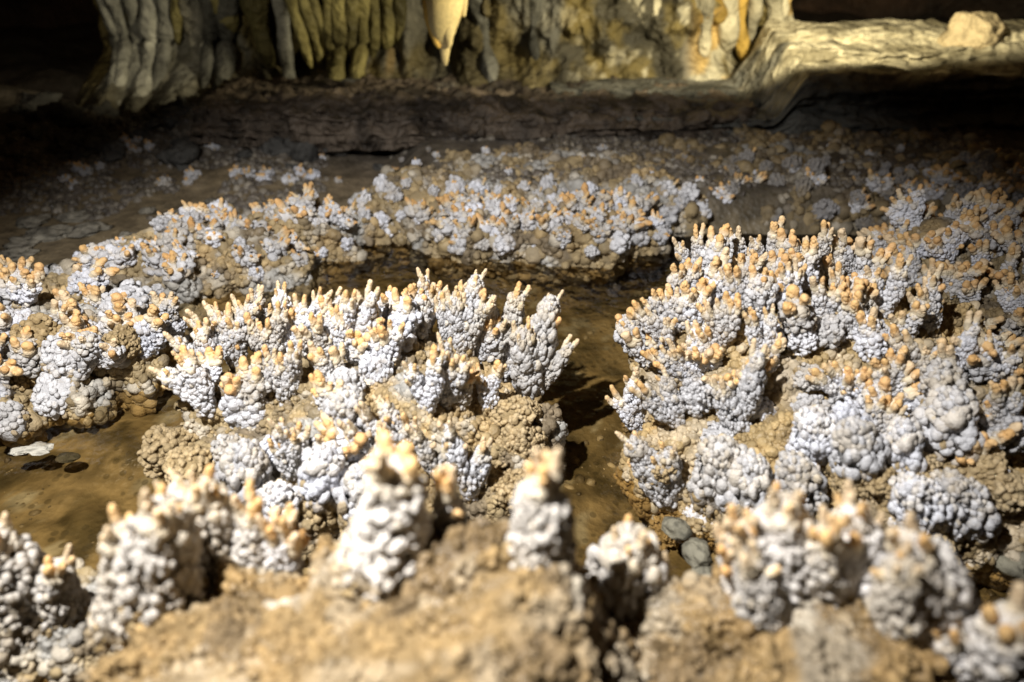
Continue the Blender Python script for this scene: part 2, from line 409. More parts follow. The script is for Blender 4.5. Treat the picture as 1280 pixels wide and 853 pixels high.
def put_branch(parent, var, base, axis, L, wid, name='coral_branch', twist=None, rjit=0.5, part=True):
    """one branch and its tips; L total height, wid width across (metres)"""
    axis = Vector(axis).normalized()
    zq = rot_to(axis)
    tw = random.uniform(-rjit, rjit) + (PI if random.random() < 0.5 else 0) if twist is None else twist
    q = zq @ Quaternion((0, 0, 1), tw)
    sz = L / var['h']; sx = wid / var['w']; sx = min(max(sx, sz * 0.62), sz * 1.4)
    o = link(name, var['mesh'], parent)
    o.rotation_mode = 'QUATERNION'; o.rotation_quaternion = q
    o.location = Vector(base) - (parent.location if parent is not None else Vector())
    o.scale = (sx, sx, sz)
    for p, fd, t2, sc, k in var['fl']:
        sc = min(random.uniform(0.031, 0.045) * var.get('fs', 1.05) * (0.7 + sc * 1.2), 0.5 * L) / sz; fx = random.uniform(0.82, 1.04)
        f = link('tip', FINGERS[k], o)
        f.location = Vector(p); f.rotation_mode = 'QUATERNION'; f.rotation_quaternion = rot_to(fd, t2)
        f.scale = (sc * fx, sc * fx, sc)
    return o

# ------------------------------------------------------------------ mounds
class Mound:
    def __init__(self, name, c, r, h, label, cat='coral mound', rot=0.0, tilt=(0, 0), ea=0.62, eb=1.0, seed=0, amp=(0.05, 0.018), z0=0.0,
                 under=0.14, palette='tan', nod=(0.004, 0.0078), dens=1.15, nu=190, nv=70, tpl=DOME, mat=None, group=None, front=True):
        self.root = empty(name, (c[0], c[1], z0), label, cat, group)
        th = np.linspace(0, 2 * PI, nu, endpoint=False)
        ph = np.linspace(-0.55, PI / 2, nv)
        T, PH = np.meshgrid(th, ph)
        rho = np.where(PH > 0, np.cos(np.clip(PH, 0, PI / 2 - 1e-4)) ** ea, 1 - 0.5 * (1 - np.cos(PH)) * 3.0 * 0.7)
        X = r[0] * rho * np.cos(T); Y = r[1] * rho * np.sin(T)
        hh = h * (1 + tilt[0] * X / r[0] + tilt[1] * Y / r[1])
        Z = np.where(PH > 0, hh * np.sin(np.clip(PH, 0, 2)) ** eb, under * np.sin(PH) / math.sin(0.55))
        cr, sr = math.cos(rot), math.sin(rot)
        P = np.stack([X * cr - Y * sr, X * sr + Y * cr, Z], -1).reshape(-1, 3)
        i = np.arange(nv - 1)[:, None] * nu; k = np.arange(nu)[None]; k2 = (k + 1) % nu
        a = (i + k).ravel(); b = (i + k2).ravel(); cc = (i + nu + k2).ravel(); d = (i + nu + k).ravel()
        F = np.vstack([np.stack([a, b, cc], 1), np.stack([a, cc, d], 1)])
        N = self.normals(P, F)
        W = P + np.array([c[0], c[1], z0])
        flute = np.abs(vnoise(np.stack([np.cos(T) * 3.2 + 0 * T, np.sin(T) * 3.2, 0 * T], -1), 1.6, seed + 3)).reshape(-1) * np.clip(np.cos(PH.reshape(-1)), 0, 1) ** 0.7
        disp = -flute * 0.09 * (r[0] / 0.45 if r[0] < 0.5 else 1.0) + 0.006 * fbm(W, 34, 3, seed + 77) + amp[0] * fbm(W, 5.5, 2, seed) + amp[1] * (1 - 2 * np.abs(fbm(W, 17, 2, seed + 5))) + 0.25 * amp[1] * fbm(W, 60, 2, seed + 9)
        edge = np.clip((PH.reshape(-1) - 1.50) / 0.06, 0, 1)
        P = P + N * (disp * (1 - edge))[:, None]
        P[:, 2] += disp * edge * 0.6
        N = self.normals(P, F)
        self.P, self.F, self.N = P, F, N
        W = P + np.array([c[0], c[1], z0])
        self.off = np.array([c[0], c[1], z0])
        self.bvh = BVHTree.FromPolygons([tuple(v) for v in W], [tuple(f) for f in F])
        self.pal = palette; self.seed = seed
        g = Geo(); g.add(P, F, self.colour(W) * 0.8)
        # nodules over the rock
        A = P[F[:, 0]]; B = P[F[:, 1]]; C = P[F[:, 2]]
        ar = np.linalg.norm(np.cross(B - A, C - A), axis=1) / 2
        fn = N[F].mean(1)
        wgt = ar * np.where((fn[:, 1] < 0.45) | (fn[:, 2] > 0.45), 1.0, 0.3) if front else ar
        wgt = wgt * (C[:, 2] > -0.06)
        n = int(wgt.sum() / (PI * np.mean(nod) ** 2) * dens)
        n = min(n, 20000)
        idx = rng.choice(len(F), n, p=wgt / wgt.sum())
        u = rng.random((n, 2)); u = np.where(u.sum(1, keepdims=True) > 1, 1 - u, u)
        Q = A[idx] + (B[idx] - A[idx]) * u[:, :1] + (C[idx] - A[idx]) * u[:, 1:]
        NN = fn[idx] + rng.normal(0, 0.22, (n, 3))
        col = self.colour(Q + self.off) * rng.uniform(0.75, 1.15, n)[:, None]
        R = rng.uniform(nod[0], nod[1], n) * (1 + (0.35 if palette == 'sand' else 0.9) * (rng.random(n) < 0.09))
        add_domes(g, Q, NN, R, col, tpl=tpl, sink=0.1, squash=0.25)
        self.base = link('rock_base', g.mesh('rock_base', mat or M_BASE), self.root)
    def normals(self, P, F):
        fn = np.cross(P[F[:, 1]] - P[F[:, 0]], P[F[:, 2]] - P[F[:, 0]])
        N = np.zeros_like(P)
        for k in range(3): np.add.at(N, F[:, k], fn)
        return N / (np.linalg.norm(N, axis=1, keepdims=True) + 1e-12)
    def colour(self, W):
        a = fbm(W, 7, 3, self.seed + 31); b = fbm(W, 13, 3, self.seed + 47); c = fbm(W, 9, 3, self.seed + 61)
        C = mixc(TAN, GOLD, sstep(0.0, 0.6, a))
        C = mixc(C, BROWN, sstep(0.0, 0.5, b) * 0.9)
        C = mixc(C, np.array([0.56, 0.50, 0.40]), sstep(0.25, 0.6, fbm(W, 21, 3, self.seed + 83)) * 0.8)
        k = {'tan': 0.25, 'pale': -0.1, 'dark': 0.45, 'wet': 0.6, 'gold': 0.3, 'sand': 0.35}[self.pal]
        C = mixc(C, GREY, sstep(k, k + 0.45, c))
        if self.pal == 'gold': C = C * 0.66 + np.array([0.54, 0.37, 0.15]) * 0.38
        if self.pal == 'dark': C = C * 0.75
        if self.pal == 'sand': C = C * 0.60 + np.array([0.17, 0.13, 0.075]) * 0.40; C = C * np.array([0.90, 0.80, 0.64]); C = mixc(C, np.array([0.52, 0.46, 0.36]), sstep(0.15, 0.5, fbm(W, 12, 3, self.seed + 91) + (W[:, 1] - 0.56) * 4) * 0.8)
        return C
    def hit(self, px, py):
        d = ray(px, py)
        h = self.bvh.ray_cast(Vector(CAM), Vector(d).normalized())
        if h[0] is None: return None, None
        return np.array(h[0]), np.array(h[1])
    def grow(self, tx, ty, bx, by, w, kind=None, lean=0.02, sink=0.10, by_=None):
        p, n = self.hit(bx, by) if by_ is None else (at_y(bx, by, by_), None)
        if p is None:                                    # beyond the silhouette: nearest point of the rock below that ray
            d = ray(bx, by); best = None
            for t in np.linspace(0.4, 3.2, 120):
                loc = self.bvh.find_nearest(Vector(CAM + d * t))
                if best is None or loc[3] < best[3]: best = loc
            p = np.array(best[0]); n = np.array(best[1])
        depth = (p - CAM) @ FWD
        top = at_y(tx, ty, p[1] - lean)
        ax = top - p; L = np.linalg.norm(ax)
        wid = w / FPX * depth
        if kind == 's': sink = 0.38
        if kind is None: kind = 'f' if w >= 44 else 'c'
        vs = {'f': VAR_FAN, 'c': VAR_COL, 'b': VAR_BIG, 't': VAR_TLUMP, 's': VAR_STUMP}[kind]; vs = [pick(VAR_FINE if (L > 0.15 and vs is VAR_N) else vs, wid / L, w >= 40)]; L = min(L, 4.5 * max(wid, 0.03))
        ax = ax / L
        base = p - ax * (sink * L)
        return put_branch(self.root, random.choice(vs), base, ax, L * (1 + sink), wid, name='coral_branch')
    def knob(self, px, py, w, h=None, kind='l'):
        p, n = self.hit(px, py)
        if p is None: return
        depth = (p - CAM) @ FWD
        wid = w / FPX * depth
        ax = n + np.array([0, -0.25, 0.35]); ax /= np.linalg.norm(ax)
        L = (h or w * 1.05) / FPX * depth
        v = random.choice(VAR_LUMP if kind == 'l' else VAR_TLUMP)
        return put_branch(self.root, v, p - ax * L * 0.3, ax, L * 1.2, wid, name='coral_knob', rjit=3)
    def scatter(self, n, variants, size, upw=0.9, mind=0.05, cond=None, name='coral_branch', asp=(0.7, 1.1), sink=0.12, bias=None, tries=60):
        A = self.P[self.F].mean(1); ar = np.linalg.norm(np.cross(self.P[self.F[:, 1]] - self.P[self.F[:, 0]], self.P[self.F[:, 2]] - self.P[self.F[:, 0]]), axis=1)
        fn = self.N[self.F].mean(1); W = A + self.off
        w = ar * cond(W, fn)
        if w.sum() <= 0: return
        done = []
        for t in range(n * tries):
            if len(done) >= n: break
            i = rng.choice(len(w), p=w / w.sum()) if t % 50 == 0 or True else 0
            p = W[i]
            if any(np.linalg.norm(p - q) < mind for q in done): continue
            done.append(p)
            ax = fn[i] + np.array([0, 0, upw]) + rng.normal(0, 0.15, 3) + (np.array(bias) if bias is not None else 0)
            ax /= np.linalg.norm(ax)
            L = rng.uniform(*size)
            asp_ = rng.uniform(*asp)
            put_branch(self.root, random.choice(variants) if variants is not VAR_N else pick(variants, asp_), p - ax * L * sink, ax, L, L * asp_, name=name, rjit=0.8)

# ================================================================== setting
def grid_mesh(X, Y, Z, C, name, mat, flip=False):
    ny, nx = X.shape
    P = np.stack([X, Y, Z], -1).reshape(-1, 3)
    i = np.arange(ny - 1)[:, None] * nx; k = np.arange(nx - 1)[None]
    a = (i + k).ravel(); b = a + 1; d = (i + nx + k).ravel(); c = d + 1
    F = np.vstack([np.stack([a, b, c], 1), np.stack([a, c, d], 1)])
    if flip: F = F[:, ::-1]
    g = Geo(); g.add(P, F, C.reshape(-1, 3)); return g

def floor_z(X, Y):
    P = np.stack([X, Y, 0 * X], -1)
    z = -0.085 + 0.02 * fbm(P, 4, 3, 3)
    ter = sstep(2.25, 2.5, Y) * sstep(-0.75, -0.35, X)
    z = z * (1 - ter) + (0.135 + 0.012 * fbm(P, 5, 3, 5)) * ter
    flat = sstep(0.0, 0.25, (Y - (2.05 + 0.62 * (X + 1.05)))) * (1 - sstep(-0.75, -0.35, X))
    z = z * (1 - flat) + (0.012 + 0.014 * fbm(P, 3, 3, 6)) * flat
    sl = sstep(2.75, 3.9, Y - 0.15 * X) * (1 - sstep(-0.9, 0.0, X))
    z = z + sl * (0.10 + 0.07 * fbm(P, 3.5, 4, 8))
    z = z + sstep(3.0, 4.0, Y) * (0.03 + 0.05 * fbm(P, 4, 3, 9))
    return z

xs = np.concatenate([np.linspace(-7, -2.4, 30), np.linspace(-2.35, 2.35, 330), np.linspace(2.4, 7, 30)])
ys = np.concatenate([np.linspace(-3, 0.2, 20), np.linspace(0.25, 4.4, 330), np.linspace(4.5, 9, 30)])
X, Y = np.meshgrid(xs, ys)
Z = floor_z(X, Y)
P3 = np.stack([X, Y, Z], -1)
fa = fbm(P3, 6, 4, 71); fb = fbm(P3, 14, 3, 73)
cf = mixc(np.array([0.17, 0.128, 0.062]), np.array([0.31, 0.235, 0.12]), sstep(-0.2, 0.6, fa).ravel())
cf = mixc(cf, np.array([0.07, 0.055, 0.025]), (sstep(0.1, 0.7, fb) * 0.8).ravel())
cf = mixc(cf, np.array([0.33, 0.29, 0.2]), (sstep(0.45, 0.7, -fb) * (Z < -0.03)).ravel())
dry = np.clip(sstep(2.2, 2.6, Y), 0, 1).ravel()
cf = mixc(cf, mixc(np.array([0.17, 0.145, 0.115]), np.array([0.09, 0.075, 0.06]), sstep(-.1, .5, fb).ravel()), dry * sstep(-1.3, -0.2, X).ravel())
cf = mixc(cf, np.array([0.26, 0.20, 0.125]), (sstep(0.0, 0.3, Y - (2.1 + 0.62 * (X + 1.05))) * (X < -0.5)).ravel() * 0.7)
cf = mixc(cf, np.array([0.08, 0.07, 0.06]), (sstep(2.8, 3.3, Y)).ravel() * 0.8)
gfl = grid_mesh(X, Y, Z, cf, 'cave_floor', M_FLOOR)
n = 12000                                            # knobbly crust of the dry floor behind the pools
cx_ = rng.uniform(-2.4, 2.2, n); cy_ = rng.uniform(2.45, 3.9, n)
q3 = np.stack([cx_, cy_, 0 * cx_], -1)
keep = (fbm(q3, 3.0, 3, 91) + 0.5 * sstep(2.6, 3.2, cy_) + 0.25 * (cx_ > -0.6) > 0.12)
cx_, cy_ = cx_[keep], cy_[keep]; n = len(cx_)
q3 = np.stack([cx_, cy_, floor_z(cx_, cy_)], -1)
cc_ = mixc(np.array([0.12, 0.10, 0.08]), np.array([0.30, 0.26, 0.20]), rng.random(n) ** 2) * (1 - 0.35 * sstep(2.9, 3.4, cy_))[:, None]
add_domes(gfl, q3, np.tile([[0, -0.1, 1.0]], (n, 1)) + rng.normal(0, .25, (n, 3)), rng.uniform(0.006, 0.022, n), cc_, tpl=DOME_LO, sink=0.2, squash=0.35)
n = 9000
gx, gy = rng.uniform(-1.5, 1.3, n), rng.uniform(0.5, 2.3, n)
q3 = np.stack([gx, gy, 0 * gx], -1)
keep = fbm(q3, 4.0, 3, 95) + rng.uniform(-.35, .35, n) > 0.05
gx, gy = gx[keep], gy[keep]; n = len(gx)
q3 = np.stack([gx, gy, floor_z(gx, gy)], -1)
cc_ = mixc(np.array([0.10, 0.075, 0.04]), np.array([0.42, 0.34, 0.21]), rng.random(n) ** 1.6)
add_domes(gfl, q3, np.tile([[0, 0, 1.0]], (n, 1)) + rng.normal(0, .2, (n, 3)), 0.002 + 0.012 * rng.random(n) ** 4, cc_, tpl=DOME_LO, sink=0.3, squash=0.45)
o = link('cave_floor', gfl.mesh('cave_floor', M_FLOOR)); structure(o)

# water of the pools
wx, wy = np.meshgrid(np.linspace(-2.6, 2.6, 60), np.linspace(-1.0, 2.7, 50))
o = link('pool_water', grid_mesh(wx, wy, 0 * wx - 0.004, np.ones((wx.size, 3)), 'pool_water', M_WATER).mesh('pool_water', M_WATER)); structure(o)

# the cave chamber all round
th, ph = np.meshgrid(np.linspace(0, 2 * PI, 120), np.linspace(-0.15, PI / 2, 50))
cx = 6.6 * np.cos(ph) * np.cos(th); cy = 2.6 + 6.0 * np.cos(ph) * np.sin(th); cz = 3.4 * np.sin(ph)
PP = np.stack([cx, cy, cz], -1); sc_ = 1 + 0.08 * fbm(PP, 0.9, 4, 12)
cc_ = mixc(np.array([0.05, 0.035, 0.025]), np.array([0.12, 0.07, 0.045]), sstep(-.4, .5, fbm(PP, 1.5, 3, 15)).ravel())
o = link('cave_chamber', grid_mesh(cx * sc_, 2.6 + (cy - 2.6) * sc_, cz * sc_, cc_, 'cave_chamber', M_WALL, True).mesh('cave_chamber', M_WALL)); structure(o)

# ------------------------------------------------------------------ back wall with flowstone ribs
wall = empty('flowstone_wall', (-0.4, 4.0, 0.2), 'mottled olive and cream flowstone wall with ribbed curtains across the back of the cave', 'cave wall')
WO = np.array([-0.4, 4.0, 0.2])
wxs = np.linspace(-2.75, 1.62, 420); wzs = np.linspace(0.05, 1.9, 170)
X, Zw = np.meshgrid(wxs, wzs)
P3 = np.stack([X, 0 * X, Zw * 0.35], -1); P4 = np.stack([X, 0 * X, Zw], -1)
rib = fbm(P3, 7, 3, 21); lo = fbm(P4, 1.6, 3, 25); fi = fbm(P4, 14, 4, 27)
Yw = 4.05 + 0.16 * lo - 0.10 * np.abs(rib) * (1 - 0.75 * sstep(-0.15, 0.25, X)) - 0.07 * np.abs(fbm(P4, 3.2, 3, 29)) * sstep(-0.15, 0.25, X) - 0.03 * fi
Yw -= 0.16 * np.exp(-((X - 0.62) / 0.42) ** 2 - ((Zw - 0.48) / 0.25) ** 2)
Yw += 0.28 * np.exp(-((X + 1.25) / 0.18) ** 2) + 0.22 * np.exp(-((X + 0.42) / 0.15) ** 2) + 0.16 * np.exp(-((X - 1.28) / 0.07) ** 2)
Yw += 1.3 * sstep(-2.2, -2.75, X) ** 1.5 + 0.8 * sstep(1.5, 1.62, X)
Yw -= 0.35 * sstep(0.36, 0.12, Zw)
olive = np.array([0.17, 0.13, 0.045]); ivory = np.array([0.55, 0.50, 0.36]); ochre = np.array([0.50, 0.30, 0.05]); dk = np.array([0.07, 0.062, 0.042]); grey = np.array([0.27, 0.26, 0.22])
n1 = fbm(P3, 5, 4, 33).ravel(); n2 = fbm(P4, 6, 4, 37).ravel(); n3 = fbm(P4, 11, 4, 39).ravel()
xr = X.ravel(); zr = Zw.ravel()
C = mixc(olive, dk, sstep(-.1, .6, n2))
C = mixc(C, grey, sstep(0.05, 0.6, n1) * 0.8)
C = mixc(C, ivory, sstep(0.25, 0.7, n3) * sstep(-0.2, 0.9, xr) * 0.7)
C = mixc(C, ivory, sstep(0.95, 1.12, xr + 0.12 * n3) * sstep(-.35, .15, n1) * 0.9)
C = mixc(C, ochre, sstep(0.0, 0.4, n2) * sstep(0.9, 1.05, xr) * 0.7)
C = mixc(C, ochre * 0.8, sstep(0.1, 0.5, n1) * (np.abs(xr + 0.95) < 0.3) * 0.6)
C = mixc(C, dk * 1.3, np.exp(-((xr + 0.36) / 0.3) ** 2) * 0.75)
C = mixc(C, dk, sstep(0.32, 0.14, zr + 0.05 * n3) * 0.75)  # shade on the wall foot below the lamplight, put into the colour
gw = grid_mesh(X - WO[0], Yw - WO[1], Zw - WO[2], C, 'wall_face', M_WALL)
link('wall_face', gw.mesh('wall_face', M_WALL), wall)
gwV = gw.arrays()[0] + WO
def wall_y(x, z):
    i = int(np.clip(np.searchsorted(wxs, x), 0, len(wxs) - 1)); j = int(np.clip(np.searchsorted(wzs, z), 0, len(wzs) - 1))
    return Yw[j, i]
# (pixel x at top edge, pixel bottom x, bottom y, half width px, colour, how far proud)
YEL = np.array([0.34, 0.29, 0.11]); GR = np.array([0.34, 0.33, 0.28]); IV = np.array([0.62, 0.56, 0.40]); OC = np.array([0.62, 0.40, 0.09])
RIBS = [(112, 158, 112, 7, GR), (128, 170, 132, 9, GR * 1.2), (148, 180, 136, 9, GR), (168, 196, 134, 11, GR * 1.25), (188, 205, 120, 10, GR), (205, 212, 60, 6, YEL * .6),
        (262, 283, 45, 12, YEL * .8), (250, 262, 140, 10, GR * .35), (275, 280, 120, 12, GR * .5), (310, 330, 90, 14, YEL * .4), (340, 362, 138, 9, GR * .9), (355, 384, 90, 8, YEL), (372, 396, 88, 8, YEL * .9),
        (386, 404, 84, 7, YEL), (404, 412, 110, 9, YEL * .8), (418, 424, 130, 12, YEL), (436, 436, 80, 9, YEL * .7), (448, 449, 126, 9, YEL * 1.1), (462, 462, 76, 9, YEL * .7), (480, 478, 66, 11, YEL * .6), (496, 492, 60, 9, YEL * .5),
        (596, 616, 108, 11, GR * .6), (668, 670, 80, 8, GR * .5), (800, 806, 30, 9, IV * .7), (822, 820, 26, 7, IV),
        (880, 884, 76, 10, IV), (898, 900, 30, 13, OC), (915, 916, 70, 12, IV), (934, 938, 80, 9, OC), (955, 950, 60, 8, IV * .5), (975, 978, 86, 12, IV * .8), (988, 984, 40, 7, IV)]
for k, (tx, bx, by, hw, colr) in enumerate(RIBS):
    yy = 3.93
    b = at_y(bx, by, yy); t = at_y(tx, 0, yy)
    d = (t - b) / max(t[2] - b[2], 1e-3); top = b + d * (1.15 - b[2])
    n = 22; s = np.linspace(0, 1, n)
    path = b[None] + (top - b)[None] * s[:, None]
    for q in range(n):
        path[q, 1] = min(wall_y(path[q, 0], path[q, 2]) + 0.012, 4.05)
    path[:, 1] = np.convolve(np.pad(path[:, 1], 3, mode='edge'), np.ones(7) / 7, 'valid')
    path[:, 0] += 0.008 * np.sin(s * 9 + k)
    R = hw / FPX * 3.7 * np.interp(s, [0, 0.06, 0.25, 1], [0.35, 0.8, 0.95, 1.15]) * (1 + 0.10 * np.sin(s * 23 + k * 2))
    cc = colr[None] * (0.85 + 0.5 * fbm(path, 7, 3, k))[:, None]
    g = Geo(); add_tube(g, path - WO, R, 14, cc, lump=0.5, lf=0.6, seed=300 + k)
    link('flowstone_rib', g.mesh('flowstone_rib', M_WALL), wall)

# ------------------------------------------------------------------ yellow stalactite
tipw = at_y(555, 82, 3.35)
ST = np.array([tipw[0] - 0.03, 3.35, 1.35])
sta = empty('stalactite', ST, 'pointed yellow stalactite hanging alone in front of the back wall', 'stalactite')
def sta_part(name, pts, colr, seed, lump=0.2, flat=(1, .75, 1)):
    P = np.array([at_y(p[0], p[1], 3.35 + p[3]) for p in pts]); R = np.array([p[2] / FPX * 3.2 for p in pts])
    s = np.linspace(0, 1, len(pts)); q = np.linspace(0, 1, 34)
    PP = np.stack([np.interp(q, s, P[:, k]) for k in range(3)], 1); RR = np.interp(q, s, R)
    g = Geo(); C = colr[None] * (1 + 0.2 * vnoise(PP, 12, seed))[:, None]
    add_tube(g, PP - ST, RR, 20, C, lump=lump, lf=0.9, seed=seed, flat=np.array(flat))
    link(name, g.mesh(name, M_TIP), sta)
SY = np.array([0.85, 0.68, 0.33]); SO = np.array([0.78, 0.50, 0.12])
sta_part('body', [(560, -190, 40, .02), (558, -100, 33, .01), (556, -30, 31, 0), (554, 5, 26, 0), (552, 30, 20, 0), (553, 45, 15, 0), (555, 55, 9, 0), (556, 62, 7, 0), (556, 76, 5, 0), (557, 82, 2.2, 0)], SY, 5)
sta_part('side_rib', [(538, -190, 22, -.02), (538, -60, 13, 0), (537, 0, 9, 0), (540, 25, 8, 0), (543, 42, 6, -.01), (546, 54, 4, -.02), (549, 60, 2, -.02)], SO, 8)
sta_part('side_rib', [(586, -190, 20, 0), (582, -60, 9, 0), (578, -10, 7, 0), (578, 8, 6, 0), (579, 16, 4, 0), (580, 21, 2, 0)], SY, 9)
sta_part('side_rib', [(570, -190, 20, 0), (566, -30, 10, -.01), (564, 20, 8, -.015), (561, 44, 7, -.03), (562, 54, 4, -.03), (561, 60, 2, -.03)], SY * 1.08, 10)
sta_part('side_rib', [(552, -190, 20, -.02), (549, -30, 10, -.03), (548, 20, 7, -.025), (550, 40, 6, -.02), (552, 56, 3, -.01)], SY * 1.05, 12)

# ------------------------------------------------------------------ ledges of the background
def ledge(name, x0, x1, yf, yb, z0, zt, steps, colr, label, cat, seed, amp=0.03, slope=0.0, colr2=None, rise=0.02):
    ox = np.array([(x0 + x1) / 2, yf, z0])
    nx, nt = 260, 110
    xs = np.linspace(x0, x1, nx); t = np.linspace(0, 1, nt)
    X, T = np.meshgrid(xs, t)
    face = 0.34
    s = np.clip((T - face) / (1 - face), 0, 1)
    yfr = yf + slope * (X - x0) + 0.06 * fbm(np.stack([X, 0 * X, 0 * X], -1), 1.4, 3, seed)
    Y = np.where(T < face, yfr + 0.07 * (T / face) ** 2, yfr + 0.07 + (yb - yfr) * s)
    st = s * steps + 0.15 * fbm(np.stack([X, 3 * s, 0 * X], -1), 2, 2, seed + 3); stp = (np.floor(st) + sstep(0.0, 0.28, st - np.floor(st))) / max(steps, 1)
    Z = np.where(T < face, z0 + (zt - z0) * (T / face), zt + rise * steps * (stp if steps else s))
    P = np.stack([X, Y, Z], -1)
    d = amp * fbm(P, 9, 4, seed + 5) + amp * 0.5 * fbm(P, 30, 2, seed + 7)
    lay = 0.05 * fbm(np.stack([X * 1.2, 0 * X, Z * 26], -1), 1.0, 4, seed + 11)
    Y = Y - (d + lay) * (T < face * 1.2); Z = Z + 0.5 * d
    n = fbm(P, 8, 4, seed + 9).ravel()
    C = mixc(colr, colr * 0.35, sstep(0, .6, n))
    if colr2 is not None: C = mixc(C, mixc(colr2, colr2 * 0.55, sstep(0.1, .6, n)), sstep(face * 0.95, face * 1.1, T).ravel())
    root = empty(name, ox, label, cat)
    link('rock_body', grid_mesh(X - ox[0], Y - ox[1], Z - ox[2], C, 'rock_body', M_WALL).mesh('rock_body', M_WALL), root)
    return root
led = ledge('rock_ledge', -1.5, 1.15, 3.15, 3.9, 0.08, 0.215, 1, np.array([0.13, 0.10, 0.072]), 'low brown rock ledge in shade under the flowstone wall', 'ledge', 51, amp=0.05)
TY = [3.20, 3.24, 3.42, 3.45, 3.60, 3.63, 3.90, 4.05]; TZ = [0.12, 0.385, 0.402, 0.455, 0.466, 0.515, 0.530, 0.30]
xs = np.linspace(0.2, 4.6, 420); q = np.linspace(0, 1, 150)
X, Q = np.meshgrid(xs, q)
arc = np.cumsum([0] + [math.hypot(TY[k + 1] - TY[k], TZ[k + 1] - TZ[k]) ** 0.7 for k in range(len(TY) - 1)]); arc = arc / arc[-1]
Yt = np.interp(Q, arc, TY) + 0.028 * fbm(np.stack([X, 0 * X, 0.6 * Q], -1), 2.6, 4, 57) + 0.03 * np.abs(vnoise(np.stack([X, 0 * X, 0.1 * Q], -1), 13, 58)) + 0.02 * fbm(np.stack([X, 4 * Q, 0 * X], -1), 14, 3, 65) + 0.02 * (X - 0.95)
Yt -= 0.05 * fbm(np.stack([X * 1.1, 0 * X, np.interp(Q, arc, TZ) * 24], -1), 1.0, 4, 66)
Zt = np.interp(Q, arc, TZ) + 0.018 * fbm(np.stack([X, Yt, 0 * X], -1), 6, 4, 59) * sstep(0.1, 0.3, Q)
Zt = 0.10 + (Zt - 0.10) * (0.35 + 0.65 * sstep(1.14, 1.26, X + 0.07 * fbm(np.stack([X, Yt, 0 * X], -1), 3, 2, 63)))
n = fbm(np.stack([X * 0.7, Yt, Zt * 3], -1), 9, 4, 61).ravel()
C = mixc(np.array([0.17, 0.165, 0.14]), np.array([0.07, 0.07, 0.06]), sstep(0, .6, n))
lit_mix = sstep(arc[1] - 0.03, arc[1] + 0.01, Q) * sstep(1.16, 1.26, X + 0.12 * fbm(np.stack([X, Yt, Zt], -1), 6, 2, 64))  # lamp-lit top painted pale; unlit face and left end painted dark
C = mixc(C * 0.8, mixc(np.array([0.55, 0.49, 0.34]), np.array([0.22, 0.19, 0.12]), sstep(-0.1, .5, n)), lit_mix.ravel())
terr = empty('flowstone_terrace', (2.5, 3.3, 0.14), 'dark faced terrace with brightly lit pale stepped top, beside the flowstone wall', 'terrace')
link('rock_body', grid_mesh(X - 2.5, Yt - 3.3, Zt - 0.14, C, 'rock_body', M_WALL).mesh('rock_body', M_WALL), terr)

def rock_mesh(seed, colr, mat, name='boulder', squash=0.7, rough=0.35):
    V0, F0 = dome_tpl(26, list(np.linspace(0.15, PI - 0.02, 18)))
    V = V0 * (1 + rough * fbm(V0, 1.3, 4, seed))[:, None] * [1, 0.85, squash]
    C = mixc(colr, colr * 0.5, sstep(0, .7, fbm(V0, 3, 3, seed + 2)))
    g = Geo(); g.add(V, F0, C); return g.mesh(name, mat)
bp_ = at_y(1214, 50, 3.62)
bo = link('boulder', rock_mesh(3, np.array([0.5, 0.40, 0.24]), M_WALL)); bo.location = bp_; bo.scale = (0.14, 0.13, 0.17)
tag(bo, 'squat pale boulder sitting on the lit terrace', 'boulder')

# ================================================================== coral mounds
ALL = lambda W, N: ((N[:, 1] < 0.35) | (N[:, 2] > 0.5)) * (W[:, 2] > 0.03)

LM = Mound('coral_mound', (-0.31, 1.14), (0.41, 0.28), 0.19, 'wide coral mound with orange finger tips between left pool and narrow channel', tilt=(0.05, 0.5), ea=0.52, seed=2, amp=(0.045, 0.018), palette='tan')
for a in [(205, 432, 262, 512, 62), (228, 392, 255, 462, 52), (248, 372, 268, 440, 34), (277, 374, 290, 440, 28), (293, 352, 300, 430, 26), (309, 351, 315, 430, 30),
          (335, 366, 335, 450, 38), (365, 350, 365, 440, 44), (387, 345, 385, 430, 32), (408, 346, 405, 425, 30), (441, 344, 440, 445, 48), (424, 352, 424, 432, 30),
          (355, 412, 355, 495, 50), (318, 452, 315, 510, 38), (300, 472, 302, 520, 34), (352, 512, 366, 592, 44), (462, 360, 462, 430, 36), (490, 344, 490, 412, 28),
          (508, 361, 505, 430, 36), (521, 354, 520, 420, 34), (537, 331, 535, 402, 38), (570, 350, 565, 412, 34), (596, 327, 590, 402, 42), (593, 356, 590, 432, 38), (612, 368, 602, 440, 38),
          (640, 334, 636, 422, 42), (617, 394, 604, 436, 28), (694, 348, 668, 480, 70), (674, 366, 656, 450, 44), (700, 405, 680, 470, 44), (530, 428, 535, 512, 52), (566, 412, 558, 502, 52),
          (605, 450, 610, 510, 42), (452, 508, 475, 585, 50), (472, 494, 488, 570, 34), (496, 486, 508, 575, 44), (540, 518, 552, 600, 38), (588, 506, 588, 612, 62), (395, 392, 398, 452, 44), (478, 400, 480, 455, 44), (410, 432, 420, 478, 36), (572, 462, 575, 505, 34)]:
    LM.grow(*a)
for a in [(650, 560, 60), (640, 520, 50), (225, 560, 70), (205, 590, 50)]: LM.knob(*a, kind='t')
for a in [(430, 494, 50), (318, 522, 60), (345, 560, 40), (470, 470, 40), (290, 560, 44)]: LM.knob(*a)
for a in [(240, 580, 60), (300, 600, 55), (640, 610, 60)]: LM.knob(*a, kind='t')

